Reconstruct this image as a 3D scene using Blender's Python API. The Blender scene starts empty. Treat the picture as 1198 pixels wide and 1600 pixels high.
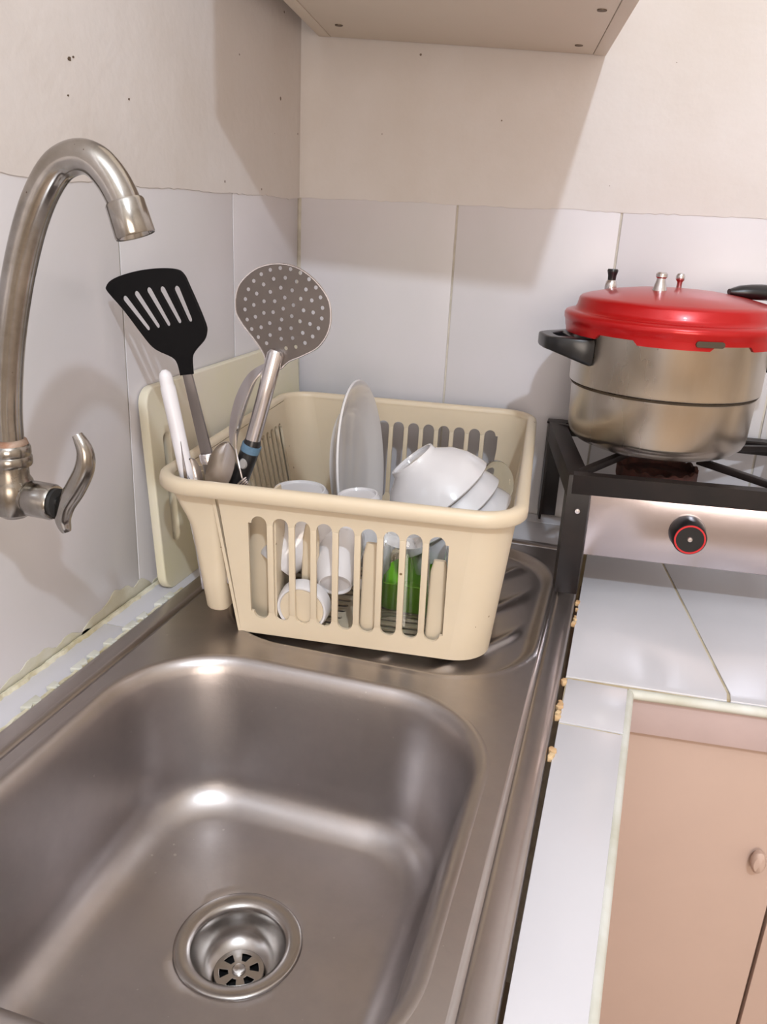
import bpy, bmesh, math, random
from mathutils import Matrix, Vector, noise
random.seed(7)
C = bpy.context.scene.collection
S = bpy.context.scene
PI = math.pi
R = math.radians

# ------------------------------------------------------------------ camera
cam_d = bpy.data.cameras.new('camera'); cam = bpy.data.objects.new('camera', cam_d); C.objects.link(cam)
def set_camera():
    yaw, pitch, roll, f = -0.27336760, 0.34789827, 0.04992682, 1287.225
    fw = Vector((math.sin(yaw)*math.cos(pitch), math.cos(yaw)*math.cos(pitch), -math.sin(pitch)))
    r = Vector((math.cos(yaw), -math.sin(yaw), 0)); u = r.cross(fw)
    r2 = r*math.cos(roll)+u*math.sin(roll); u2 = -r*math.sin(roll)+u*math.cos(roll)
    m = Matrix((r2, u2, -fw)).transposed().to_4x4()
    m.translation = (0.440782, -1.082928, 0.377188)
    cam.matrix_world = m
    cam_d.sensor_fit = 'VERTICAL'; cam_d.sensor_height = 36.0; cam_d.lens = f*36.0/1600.0
    cam_d.clip_start = 0.02; cam_d.clip_end = 50
set_camera()
S.camera = cam

# ------------------------------------------------------------------ world, lamp, added fill light, exposure
w = bpy.data.worlds.new('world'); S.world = w; w.use_nodes = True
w.node_tree.nodes['Background'].inputs['Color'].default_value = (1.0, 0.88, 0.76, 1)
w.node_tree.nodes['Background'].inputs['Strength'].default_value = 1.0
S.view_settings.view_transform = 'Standard'; S.view_settings.look = 'None'
S.view_settings.gamma = 1.0; S.view_settings.use_curve_mapping = False
S.view_settings.exposure = -0.16
LAMP = Vector((0.85, -1.85, 1.50))
ld = bpy.data.lights.new('ceiling_bulb', 'POINT'); ld.energy = 92; ld.shadow_soft_size = 0.03; ld.color = (0.76, 0.875, 1.0)
lo = bpy.data.objects.new('ceiling_bulb_light', ld); C.objects.link(lo); lo.location = LAMP
wd = bpy.data.lights.new('warm_fill_area', 'AREA'); wd.shape = 'RECTANGLE'; wd.size = 1.1; wd.size_y = 0.9; wd.energy = 30  # added warm area light, fills the shadows from behind the camera
wd.color = (1.0, 0.87, 0.76)
wo = bpy.data.objects.new('warm_fill_area', wd); C.objects.link(wo); wo.location = (1.15, -2.93, 0.40)
wo.rotation_euler = (R(90), 0, 0)

# ------------------------------------------------------------------ helpers
def new_mesh(name, verts, faces, smooth=40):
    me = bpy.data.meshes.new(name); me.from_pydata([tuple(v) for v in verts], [], faces); me.update()
    if smooth:
        me.shade_smooth(); me.set_sharp_from_angle(angle=R(smooth))
    return me

class MB:
    def __init__(s): s.v = []; s.f = []
    def add(s, verts, faces):
        n = len(s.v); s.v += [Vector(v) for v in verts]; s.f += [tuple(i+n for i in f) for f in faces]; return s
    def box(s, lo, hi, bev=0.0, M=None):
        bm = bmesh.new(); bmesh.ops.create_cube(bm, size=1)
        for v in bm.verts:
            v.co = Vector([(lo[i]+hi[i])/2+v.co[i]*(hi[i]-lo[i]) for i in range(3)])
        if bev > 0: bmesh.ops.bevel(bm, geom=bm.edges[:], offset=bev, segments=2, profile=0.6, affect='EDGES')
        return s.bm(bm, M)
    def bm(s, bm, M=None):
        bm.verts.index_update()
        s.add([(M @ v.co) if M else v.co for v in bm.verts], [[v.index for v in f.verts] for f in bm.faces]); bm.free(); return s
    def prism(s, pts, d0, d1, M=None, bev=0.0, holes=None):
        # polygon pts (x,y) extruded from z=d0 to z=d1 in the frame M
        bm = bmesh.new(); vs = [bm.verts.new((x, y, d0)) for x, y in pts]; f = bm.faces.new(vs)
        r = bmesh.ops.extrude_face_region(bm, geom=[f])
        for e in r['geom']:
            if isinstance(e, bmesh.types.BMVert): e.co.z = d1
        bmesh.ops.recalc_face_normals(bm, faces=bm.faces[:])
        if bev > 0:
            ed = [e for e in bm.edges if abs(e.verts[0].co.z-e.verts[1].co.z) < 1e-9]
            bmesh.ops.bevel(bm, geom=ed, offset=bev, segments=2, profile=0.6, affect='EDGES')
        big = [f for f in bm.faces if len(f.verts) > 4]
        if big: bmesh.ops.triangulate(bm, faces=big)
        return s.bm(bm, M)
    def loft(s, loops, closed=True, cap0=False, cap1=False, M=None):
        n = len(loops[0]); vs = [Vector(p) for l in loops for p in l]
        if M: vs = [M @ p for p in vs]
        fs = []
        for k in range(len(loops)-1):
            for i in range(n if closed else n-1):
                j = (i+1) % n; fs.append((k*n+i, k*n+j, (k+1)*n+j, (k+1)*n+i))
        if cap0: fs.append(tuple(range(n))[::-1])
        if cap1: fs.append(tuple((len(loops)-1)*n+i for i in range(n)))
        return s.add(vs, fs)
    def lathe(s, prof, n=40, M=None, cap0=False, cap1=False):
        return s.loft([[(r*math.cos(2*PI*i/n), r*math.sin(2*PI*i/n), z) for i in range(n)] for r, z in prof], True, cap0, cap1, M)
    def tube(s, pts, rad, n=12, cap=True, flat=None, up=None):
        pts = [Vector(p) for p in pts]; m = len(pts)
        rr = rad if isinstance(rad, (list, tuple)) else [rad]*m
        loops = []; ref = Vector(up) if up else None
        for i, p in enumerate(pts):
            t = (pts[min(i+1, m-1)]-pts[max(i-1, 0)]).normalized()
            if ref is None:
                ref = Vector((0, 0, 1)) if abs(t.z) < 0.9 else Vector((1, 0, 0))
            a = (ref-t*ref.dot(t)).normalized(); b = t.cross(a); ref = a if not up else Vector(up)
            fl = flat if flat else 1.0
            loops.append([p+a*math.cos(2*PI*k/n)*rr[i]+b*math.sin(2*PI*k/n)*rr[i]*fl for k in range(n)])
        return s.loft(loops, True, cap, cap)
    def mesh(s, name, fix=True, smooth=40, M=None):
        vs = [M @ v for v in s.v] if M else s.v
        me = new_mesh(name, vs, s.f, 0)
        if fix:
            bm = bmesh.new(); bm.from_mesh(me); bmesh.ops.recalc_face_normals(bm, faces=bm.faces[:]); bm.to_mesh(me); bm.free()
        if smooth: me.shade_smooth(); me.set_sharp_from_angle(angle=R(smooth))
        return me

WM = {}
def obj(name, mb, mat, parent=None, world=True, smooth=40, fix=True):
    """link a mesh; coordinates are world ones unless world=False (then local to the parent)"""
    M = WM[parent.name].inverted() if (parent is not None and world) else None
    me = mb.mesh(name, fix, smooth, M) if isinstance(mb, MB) else mb
    o = bpy.data.objects.new(name, me); C.objects.link(o)
    if mat: me.materials.clear(); me.materials.append(mat)
    if parent is not None: o.parent = parent; WM[o.name] = WM[parent.name]
    else: WM[o.name] = Matrix()
    return o
def thing(name, label, cat, M, group=None):
    o = bpy.data.objects.new(name, None); C.objects.link(o); o.empty_display_size = 0.02
    if not isinstance(M, Matrix): M = Matrix.Translation(M)
    o.matrix_world = M; WM[o.name] = M.copy()
    o['label'] = label; o['category'] = cat
    if group: o['group'] = group
    return o
def tag(o, label, cat, group=None):
    o['label'] = label; o['category'] = cat
    if group: o['group'] = group
    return o
def struct(o): o['kind'] = 'structure'; return o
def frame(org, zdir, xdir=(1, 0, 0)):
    z = Vector(zdir).normalized(); x = Vector(xdir); x = (x-z*x.dot(z)).normalized(); y = z.cross(x)
    m = Matrix((x, y, z)).transposed().to_4x4(); m.translation = org; return m
def rrect(hx, hy, r, n=8, cx=0, cy=0):
    r = max(1e-4, min(r, hx, hy)); out = []
    for (sx, sy, a0) in ((1, 1, 0), (-1, 1, 90), (-1, -1, 180), (1, -1, 270)):
        for k in range(n+1):
            a = R(a0+90*k/n); out.append((cx+sx*(hx-r)+r*math.cos(a), cy+sy*(hy-r)+r*math.sin(a)))
    return out
def curve_mesh(outer, holes, depth, bev=0.0):
    """flat plate with holes, filled by Blender's 2D curve fill, thickness = 2*depth"""
    cu = bpy.data.curves.new('plate', 'CURVE'); cu.dimensions = '2D'; cu.fill_mode = 'BOTH'
    cu.extrude = depth; cu.bevel_depth = bev; cu.bevel_resolution = 1
    for ring in [outer]+holes:
        sp = cu.splines.new('POLY'); sp.points.add(len(ring)-1)
        for p, q in zip(sp.points, ring): p.co = (q[0], q[1], 0, 1)
        sp.use_cyclic_u = True
    o = bpy.data.objects.new('plate', cu); C.objects.link(o)
    dg = bpy.context.evaluated_depsgraph_get(); me = bpy.data.meshes.new_from_object(o.evaluated_get(dg))
    mb = MB(); mb.add([v.co for v in me.vertices], [tuple(p.vertices) for p in me.polygons])
    bpy.data.objects.remove(o); bpy.data.curves.remove(cu); bpy.data.meshes.remove(me)
    return mb
def moved(mb, M):
    mb.v = [M @ v for v in mb.v]; return mb
def smooth_path(pts, n=6):
    pts = [Vector(p) for p in pts]; out = []
    for i in range(len(pts)-1):
        p0 = pts[max(i-1, 0)]; p1 = pts[i]; p2 = pts[i+1]; p3 = pts[min(i+2, len(pts)-1)]
        for k in range(n):
            t = k/n
            out.append(0.5*((2*p1)+(p2-p0)*t+(2*p0-5*p1+4*p2-p3)*t*t+(3*p1-p0-3*p2+p3)*t**3))
    out.append(pts[-1]); return out

# ------------------------------------------------------------------ materials
def lin(c): return tuple(((x/255)/12.92 if x/255 <= 0.04045 else ((x/255+0.055)/1.055)**2.4) for x in c)
def mat(name, col, rough=0.5, metal=0.0, var=0.0, vscale=8.0, col2=None, bump=0.0, bscale=60.0, rvar=0.0,
        specks=None, speck_scale=30.0, speck_size=0.06, coat=0.0, trans=0.0, ior=1.5, stretch=None, emit=None, sss=0.0):
    m = bpy.data.materials.new(name); m.use_nodes = True; nt = m.node_tree; nd = nt.nodes; lk = nt.links
    b = nd['Principled BSDF']; c = lin(col)
    b.inputs['Roughness'].default_value = rough; b.inputs['Metallic'].default_value = metal
    b.inputs['Coat Weight'].default_value = coat; b.inputs['Transmission Weight'].default_value = trans; b.inputs['IOR'].default_value = ior
    b.inputs['Base Color'].default_value = (*c, 1)
    if sss: b.inputs['Subsurface Weight'].default_value = sss; b.inputs['Subsurface Radius'].default_value = (0.01, 0.008, 0.005)
    tc = nd.new('ShaderNodeTexCoord'); mp = nd.new('ShaderNodeMapping'); lk.new(tc.outputs['Object'], mp.inputs['Vector'])
    if stretch: mp.inputs['Scale'].default_value = stretch
    last = None
    if var or col2:
        c2 = lin(col2) if col2 else tuple(x*(1-var) for x in c)
        n = nd.new('ShaderNodeTexNoise'); n.inputs['Scale'].default_value = vscale; n.inputs['Detail'].default_value = 6; n.inputs['Roughness'].default_value = 0.6
        lk.new(mp.outputs['Vector'], n.inputs['Vector'])
        rp = nd.new('ShaderNodeValToRGB'); rp.color_ramp.elements[0].position = 0.38; rp.color_ramp.elements[1].position = 0.66
        rp.color_ramp.elements[0].color = (*c, 1); rp.color_ramp.elements[1].color = (*c2, 1)
        lk.new(n.outputs['Fac'], rp.inputs['Fac']); last = rp.outputs['Color']
        if rvar:
            mr = nd.new('ShaderNodeMapRange'); mr.inputs['To Min'].default_value = rough-rvar; mr.inputs['To Max'].default_value = rough+rvar
            mr.inputs['From Min'].default_value = 0.3; mr.inputs['From Max'].default_value = 0.7
            lk.new(n.outputs['Fac'], mr.inputs['Value']); lk.new(mr.outputs['Result'], b.inputs['Roughness'])
    if specks:
        vo = nd.new('ShaderNodeTexVoronoi'); vo.inputs['Scale'].default_value = speck_scale; lk.new(tc.outputs['Object'], vo.inputs['Vector'])
        n2 = nd.new('ShaderNodeTexNoise'); n2.inputs['Scale'].default_value = speck_scale*0.31; lk.new(tc.outputs['Object'], n2.inputs['Vector'])
        mu = nd.new('ShaderNodeMath'); mu.operation = 'MULTIPLY'; mu.inputs[1].default_value = speck_size*2; lk.new(n2.outputs['Fac'], mu.inputs[0])
        su = nd.new('ShaderNodeMath'); su.operation = 'SUBTRACT'; su.inputs[1].default_value = speck_size*0.75; lk.new(mu.outputs[0], su.inputs[0])
        lt = nd.new('ShaderNodeMath'); lt.operation = 'LESS_THAN'; lk.new(vo.outputs['Distance'], lt.inputs[0]); lk.new(su.outputs[0], lt.inputs[1])
        mx = nd.new('ShaderNodeMix'); mx.data_type = 'RGBA'; mx.inputs[7].default_value = (*lin(specks), 1)
        if last: lk.new(last, mx.inputs[6])
        else: mx.inputs[6].default_value = (*c, 1)
        lk.new(lt.outputs[0], mx.inputs[0]); last = mx.outputs[2]
    if last: lk.new(last, b.inputs['Base Color'])
    if bump:
        n3 = nd.new('ShaderNodeTexNoise'); n3.inputs['Scale'].default_value = bscale; n3.inputs['Detail'].default_value = 4
        lk.new(mp.outputs['Vector'], n3.inputs['Vector'])
        bu = nd.new('ShaderNodeBump'); bu.inputs['Strength'].default_value = bump; bu.inputs['Distance'].default_value = 0.002
        lk.new(n3.outputs['Fac'], bu.inputs['Height']); lk.new(bu.outputs['Normal'], b.inputs['Normal'])
    m['nodes_last'] = ''
    return m

M_plaster = mat('cream_plaster', (215, 209, 207), 0.85, col2=(208, 200, 195), vscale=4.5, bump=0.22, bscale=90, specks=(120, 105, 95), speck_scale=34, speck_size=0.13)
M_wtile = mat('wall_tile_glaze', (204, 199, 203), 0.28, var=0.05, vscale=4, col2=(199, 196, 197))
M_grout = mat('old_grout', (206, 198, 186), 0.9, var=0.25, vscale=40, bump=0.4)
M_ctile = mat('counter_tile_glaze', (198, 195, 199), 0.22, var=0.04, vscale=5, specks=(206, 190, 160), speck_scale=22, speck_size=0.03)
M_cgrout = mat('counter_grout', (198, 186, 160), 0.9, col2=(168, 148, 114), vscale=25, bump=0.4)
M_edge = mat('tile_edge_bead', (204, 203, 196), 0.6, col2=(186, 183, 168), vscale=18, specks=(110, 105, 85), speck_scale=70, speck_size=0.08)
M_caulk = mat('dirty_caulk', (214, 208, 188), 0.7, col2=(170, 156, 118), vscale=35, bump=0.5, bscale=150)
M_smear = mat('dried_filler', (194, 190, 178), 0.85, col2=(184, 178, 156), vscale=30, bump=0.3)
M_dark = mat('dark_gap_dirt', (58, 48, 46), 0.9)
M_pink = mat('peach_paint', (184, 158, 144), 0.55, var=0.05, vscale=6, specks=(150, 120, 100), speck_scale=30, speck_size=0.02)
M_pink2 = mat('pale_pink_fascia', (186, 164, 160), 0.6, var=0.08, vscale=14, specks=(130, 105, 90), speck_scale=60, speck_size=0.06)
M_steel = mat('sink_steel', (180, 173, 171), 0.34, 1.0, var=0.16, vscale=9, rvar=0.07, bump=0.03, bscale=300, specks=(190, 185, 182), speck_scale=55, speck_size=0.11)
M_drain = mat('drain_steel', (170, 164, 160), 0.26, 1.0, var=0.15, vscale=30)
M_chrome = mat('worn_chrome', (172, 168, 164), 0.2, 1.0, col2=(132, 124, 114), vscale=24, rvar=0.08, specks=(95, 80, 68), speck_scale=120, speck_size=0.14)
M_rust = mat('rusty_collar', (128, 84, 58), 0.6, 0.6, col2=(170, 150, 135), vscale=60)
M_rack = mat('cream_plastic', (207, 190, 165), 0.42, var=0.05, vscale=10, specks=(120, 96, 66), speck_scale=48, speck_size=0.18, sss=0.15)
M_board = mat('cutting_board_plastic', (212, 203, 188), 0.5, col2=(211, 204, 172), vscale=5, sss=0.1)
M_white = mat('white_glazed_ceramic', (207, 203, 204), 0.12, coat=0.3, var=0.02, vscale=4)
M_glass = mat('clear_glass', (250, 252, 250), 0.02, trans=1.0, ior=1.45)
M_green = mat('green_plastic', (148, 224, 46), 0.35, var=0.1, vscale=8, sss=0.1)
M_blue_ink = mat('blue_print', (52, 62, 104), 0.4)
M_black = mat('black_nylon', (14, 12, 13), 0.6, var=0.2, vscale=20)
M_black.node_tree.nodes['Principled BSDF'].inputs['Specular IOR Level'].default_value = 0.15
M_blackpl = mat('black_bakelite', (24, 23, 25), 0.3)
M_cutl = mat('cutlery_steel', (214, 209, 210), 0.24, 1.0, var=0.1, vscale=25)
M_shank = mat('brushed_shank', (150, 143, 140), 0.34, 1.0, var=0.1, vscale=60, stretch=(1, 1, 0.1))
M_disc = mat('skimmer_steel', (116, 108, 104), 0.42, 0.9, var=0.12, vscale=30)
M_tag = mat('blue_label', (88, 116, 138), 0.4, col2=(60, 80, 100), vscale=80)
M_hook = mat('grey_tag', (142, 138, 136), 0.4)
M_stick = mat('white_plastic', (216, 211, 213), 0.35)
M_pot = mat('brushed_aluminium', (208, 203, 198), 0.27, 1.0, col2=(190, 176, 158), vscale=6, rvar=0.04, stretch=(1, 1, 0.35))
nt = M_pot.node_tree; tg_ = nt.nodes.new('ShaderNodeTangent'); tg_.direction_type = 'RADIAL'; tg_.axis = 'Z'
nt.links.new(tg_.outputs[0], nt.nodes['Principled BSDF'].inputs['Tangent']); nt.nodes['Principled BSDF'].inputs['Anisotropic'].default_value = 0.65
M_soot = mat('scorched_seam', (74, 62, 48), 0.7, 0.3)
M_red = mat('red_lacquer', (176, 8, 14), 0.28, 0.3, coat=0.15, var=0.08, vscale=5)
M_frame = mat('black_iron_enamel', (24, 19, 19), 0.4, 0.0, col2=(36, 28, 26), vscale=20, specks=(110, 80, 60), speck_scale=60, speck_size=0.04)
M_frame.node_tree.nodes['Principled BSDF'].inputs['Specular IOR Level'].default_value = 0.28
M_burner = mat('rusted_cast_iron', (66, 44, 38), 0.8, 0.3, col2=(100, 58, 50), vscale=60, bump=0.5, bscale=120)
M_panel = mat('stove_panel_steel', (196, 186, 188), 0.2, 1.0, var=0.08, vscale=5, rvar=0.04, bump=0.03, bscale=40)
M_redring = mat('red_knob_ring', (196, 36, 40), 0.4)
M_melamine = mat('cabinet_melamine', (226, 214, 198), 0.5, var=0.04, vscale=5, specks=(120, 96, 80), speck_scale=16, speck_size=0.012)
M_screw = mat('dull_screw', (112, 98, 84), 0.45, 0.7)
M_room = mat('room_paint', (206, 194, 180), 0.85, var=0.05, vscale=3)
M_floor = mat('floor_tile', (186, 168, 150), 0.4, var=0.2, vscale=4)
M_ceil = mat('ceiling_paint', (232, 228, 222), 0.9, var=0.03, vscale=3)
M_rubber = mat('dark_rubber', (30, 28, 28), 0.7)
M_crumb = mat('crumbled_sealant', (206, 178, 138), 0.9, col2=(176, 124, 76), vscale=50, bump=0.6)

# ------------------------------------------------------------------ the room shell
HT = 0.3905                                   # top of the tiled band
def jag(a, b, n, base, amp, seed):
    return [(a+(b-a)*i/n, base+amp*(noise.noise(Vector((i*0.11, seed, 0)))+0.8*noise.noise(Vector((i*0.9, seed, 4))))) for i in range(n+1)]
MARKS = ((-0.470, 0.477, 0.0018), (-0.475, 0.451, 0.0009), (-0.391, 0.459, 0.0011), (-0.465, 0.479, 0.0010))
# wall_left: plane x=0, tiles on it, plaster above
wl = struct(obj('wall_left', MB().box((-0.12, -3.0, -0.85), (-0.0016, 0.0, 2.0)), M_grout))
FL_ = frame((0, 0, 0), (1, 0, 0), (0, 1, 0))  # local x = world y, local y = world z, local z = world x
yj = [-0.003, -0.194, -0.417, -0.637, -0.857, -1.077, -1.297]
for i in range(6):
    obj('tile', MB().prism([(yj[i+1]+0.0011, -0.004), (yj[i]-0.0011, -0.004), (yj[i]-0.0011, HT+0.004), (yj[i+1]+0.0011, HT+0.004)], -0.0014, 0.0, FL_, 0.0006), M_wtile, wl)
low = jag(-3.0, 0.0, 420, HT-0.001, 0.0022, 3)
obj('plaster', MB().prism(low+[(0.0, 2.0), (-3.0, 2.0)], -0.0014, 0.0008, FL_, 0.0004), M_plaster, wl)
for (y_, z_, s_) in MARKS:
    obj('paint_chip', MB().prism([(y_+s_*1.3*math.cos(k*PI/4)*(0.7+0.3*(k % 3)), z_+s_*math.sin(k*PI/4)*(0.8+0.2*(k % 2))) for k in range(8)], 0.0006, 0.0011, FL_), M_screw, wl)
obj('wall_base', MB().box((-0.0016, -3.0, -0.85), (-0.0002, -1.297, HT)), M_room, wl)
# wall_back: plane y=0
wb = struct(obj('wall_back', MB().box((-0.12, 0.0016, -0.85), (2.4, 0.12, 2.0)), M_grout))
FB_ = frame((0, 0, 0), (0, -1, 0), (1, 0, 0))
xj = [0.002, 0.2137, 0.4137, 0.6137, 0.8137, 1.0137]
for i in range(5):
    a, b = xj[i], xj[i+1]
    obj('tile', MB().prism([(a+0.0013, -0.004), (b-0.0013, -0.004), (b-0.0013, HT+0.004), (a+0.0013, HT+0.004)], -0.0014, 0.0, FB_, 0.0006), M_wtile, wb)
low = jag(0.0, 2.4, 340, HT+0.0005, 0.0024, 9)
obj('plaster', MB().prism(low+[(2.4, 2.0), (0.0, 2.0)], -0.0014, 0.0008, FB_, 0.0004), M_plaster, wb)
obj('wall_base', MB().box((1.0137, 0.0002, -0.85), (2.4, 0.0016, HT)), M_room, wb)
struct(obj('wall_right', MB().box((2.4, -3.0, -0.85), (2.52, 0.12, 2.0)), M_room))
wf = MB()                                     # wall behind the photographer, with an opening added for the fill light
wf.box((-0.12, -3.12, -0.85), (0.6, -3.0, 2.0)); wf.box((1.7, -3.12, -0.85), (2.52, -3.0, 2.0))
wf.box((0.6, -3.12, -0.85), (1.7, -3.0, -0.05)); wf.box((0.6, -3.12, 0.85), (1.7, -3.0, 2.0))
struct(obj('wall_front', wf, M_room))
wn = MB()
for a, b in (((0.6, -3.1, -0.05), (0.64, -3.04, 0.85)), ((1.66, -3.1, -0.05), (1.7, -3.04, 0.85)), ((0.64, -3.1, -0.05), (1.66, -3.04, -0.01)), ((0.64, -3.1, 0.81), (1.66, -3.04, 0.85)), ((1.13, -3.1, -0.01), (1.17, -3.04, 0.81))): wn.box(a, b, 0.003)
struct(obj('added_window_1', wn, M_ceil))  # invented frame for the opening where the fill light stands
struct(obj('floor', MB().box((-0.12, -3.12, -0.95), (2.52, 0.12, -0.85)), M_floor))
struct(obj('ceiling', MB().box((-0.12, -3.12, 2.0), (2.52, 0.12, 2.1)), M_ceil))
# the bulb that casts the cabinet's shadow (out of frame)
t = thing('ceiling_lamp', 'bare white bulb in a socket hanging from the ceiling', 'lamp', (LAMP.x, LAMP.y, 2.0))
obj('socket', MB().lathe([(0.0, 2.0), (0.045, 2.0), (0.045, 1.985), (0.004, 1.98), (0.004, 1.63), (0.02, 1.62), (0.02, 1.56), (0.0, 1.56)], 24, Matrix.Translation((LAMP.x, LAMP.y, 0))), M_ceil, t)

# ------------------------------------------------------------------ countertop
ct = thing('countertop', 'white tiled L-shaped kitchen countertop around the steel sink, with stained grout', 'countertop', (0.45, -0.4, 0))
slab = MB()
slab.box((0.0, -1.5, -0.07), (0.0340, -0.001, -0.0014)); slab.box((0.0340, -0.1165, -0.07), (0.4300, -0.001, -0.0014))
slab.prism([(0.4310, -1.5), (0.4440, -1.5), (0.4680, -0.76), (0.4800, -0.4245), (0.4800, -0.4040), (1.0, -0.3560), (1.0, -0.001), (0.4310, -0.001)], -0.045, -0.0014)
slab.prism([(0.4310, -0.4990), (0.4800, -0.4972), (0.4830, -0.4250), (0.5660, -0.4115), (0.77, -0.3935), (0.99, -0.3735), (0.99, -0.30), (0.4310, -0.30)], -0.0049, -0.0015)
obj('slab', slab, M_cgrout, ct)
def tilep(pts): return obj('tile', MB().prism(pts, -0.0050, 0.0, None, 0.0007), M_ctile, ct)
tilep([(0.4305, -0.4225), (0.5655, -0.4125), (0.5665, -0.400), (0.5175, -0.116), (0.500, -0.004), (0.4305, -0.004)])
tilep([(0.5685, -0.4122), (0.7700, -0.3945), (0.7700, -0.004), (0.5025, -0.004), (0.5200, -0.116), (0.5690, -0.400)])
tilep([(0.7725, -0.3943), (0.99, -0.374), (0.99, -0.004), (0.7725, -0.004)])
tilep([(0.4312, -0.4955), (0.4812, -0.4945), (0.4835, -0.4245), (0.4320, -0.4262)])
tilep([(0.4290, -0.7900), (0.4690, -0.7900), (0.4808, -0.4972), (0.4310, -0.4985)])
tilep([(0.4280, -1.2), (0.4540, -1.2), (0.4690, -0.7915), (0.4290, -0.7915)])
# the strip along the left wall and the strip behind the sink
tilep([(0.004, -0.4838), (0.0345, -0.4838), (0.0345, -0.284), (0.004, -0.284)])
tilep([(0.004, -0.282), (0.0345, -0.282), (0.0345, -0.120), (0.004, -0.120)])
tilep([(0.004, -0.7300), (0.0345, -0.7300), (0.0345, -0.4858), (0.004, -0.4858)])
tilep([(0.004, -1.2), (0.0345, -1.2), (0.0345, -0.7320), (0.004, -0.7320)])
for i in range(2):
    a, b = (0.004, 0.2130) if i == 0 else (0.2150, 0.4285)
    tilep([(a, -0.0330), (b, -0.0330), (b, -0.004), (a, -0.004)])
    tilep([(a, -0.1160), (b, -0.1160), (b, -0.0350), (a, -0.0350)])
eb = MB()                                     # rounded pale bead along the open edges
eb.tube([(0.4550, -1.2, -0.0048), (0.4700, -0.79, -0.0048), (0.4820, -0.4972, -0.0048), (0.4850, -0.4255, -0.0048)], 0.0045, 10, up=(0, 0, 1))
eb.tube([(0.4845, -0.4235, -0.0052), (0.60, -0.4120, -0.0052), (0.99, -0.3765, -0.0052)], 0.0045, 10, up=(0, 0, 1))
obj('edge_bead', eb, M_edge, ct)
def ragged(y0, y1, n, xc, wd, z, seed, hgt):
    mb = MB(); loops = []
    for i in range(n+1):
        y = y0+(y1-y0)*i/n
        a = noise.noise(Vector((y*60, seed, 0))); b = noise.noise(Vector((y*120, seed, 7)))
        l, r = xc-wd*(0.8+0.5*a), xc+wd*(0.8+0.9*b)
        loops.append([(l, y, z), (l+0.3*(r-l), y, z+hgt), (l+0.7*(r-l), y, z+hgt), (r, y, z)])
    return mb.loft(loops, True, True, True)
obj('wall_caulk', ragged(-1.2, -0.004, 260, 0.0035, 0.0040, -0.001, 2, 0.0035), M_caulk, ct)
cs = obj('sink_caulk', ragged(-0.95, -0.395, 170, 0.0358, 0.0042, -0.002, 5, 0.0052), M_caulk, ct)
sm_ = MB()
for (y0, y1, h0) in ((-0.64, -0.50, 0.012), (-0.515, -0.395, 0.026), (-0.395, -0.30, 0.016)):
    n_ = 26; top_ = []
    for i in range(n_+1):
        y = y0+(y1-y0)*i/n_; e = max(0.0, math.sin(PI*i/n_))**0.5
        top_.append((y, 0.001+h0*e*(0.75+0.8*noise.noise(Vector((y*55, h0*90, 1.7))))))
    sm_.prism([(y0, -0.001)]+top_+[(y1, -0.001)], -0.0002, 0.00055, FL_, 0.0002)
obj('filler_smear', sm_, M_smear, ct)
fk_ = MB()
random.seed(21)
for k in range(9):
    y = -0.62+0.026*k+random.uniform(-0.006, 0.006); L_ = random.uniform(0.010, 0.022); x = 0.0335
    pts_ = [(x-0.003, y-L_/2)]+[(x+random.uniform(0.001, 0.0075), y-L_/2+L_*(i+1)/7) for i in range(6)]+[(x-0.003, y+L_/2)]
    fk_.prism(pts_, 0.0003, 0.0046+0.0003*random.random(), None, 0.0002)
o = obj('torn_flakes', fk_, M_edge, ct); o['kind'] = 'stuff'
cr = MB()
random.seed(3)
for (y0, y1, cnt) in ((-0.5, -0.462, 9), (-0.56, -0.535, 7), (-0.435, -0.425, 3), (-0.32, -0.26, 6)):
    for k in range(cnt):
        y = random.uniform(y0, y1); s = random.uniform(0.0014, 0.0030)
        m = Matrix.Translation((0.4296+random.uniform(-0.0008, 0.0008), y, 0.0003)) @ Matrix.Rotation(random.uniform(0, 3), 4, 'Z')
        cr.box((-s*0.7, -s, -0.003), (s*0.7, s, s*0.7), s*0.3, m)
o = obj('sealant_crumbs', cr, M_crumb, ct); o['kind'] = 'stuff'

# ------------------------------------------------------------------ base cabinet under the stove counter
bc = thing('base_cabinet', 'peach painted base cabinet with a pink fascia under the stove counter', 'cabinet', (0.74, -0.2, -0.85))
FC = frame((0.490, -0.4215, 0), (0.0925, -0.9957, 0), (0.9957, 0.0925, 0))   # local x along the front, local y = z, z outwards
def fz(x0, x1, z0, z1, d0, d1, bev=0.001): return MB().box((x0, z0, d0), (x1, z1, d1), bev, FC)
obj('carcass', fz(-0.034, 0.52, -0.85, -0.0455, -0.36, -0.0165), M_pink, bc)
obj('fascia', fz(-0.004, 0.52, -0.0450, -0.0072, -0.016, -0.001), M_pink2, bc)
dr = obj('door', fz(0.002, 0.1512, -0.84, -0.0470, -0.015, -0.0075, 0.0015), M_pink, bc)
obj('door', fz(0.1545, 0.34, -0.84, -0.0470, -0.015, -0.0075, 0.0015), M_pink, bc)
kb = MB().lathe([(0.0, 0.012), (0.0055, 0.0115), (0.0075, 0.009), (0.0075, 0.004), (0.005, 0.0), (0.005, -0.002)], 20, Matrix.Translation((0, 0, 0)))
kb.v = [FC @ Vector((0.1315+v.x*0.85, -0.160+v.y*1.5, -0.0075+v.z)) for v in kb.v]
obj('knob', kb, M_pink, dr)
# body under the ledge and under the sink (masonry)
mb = MB(); mb.box((0.436, -1.2, -0.85), (0.4545, -0.4265, -0.0455), 0.0)
obj('side_panel', mb, M_pink, bc)

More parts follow.
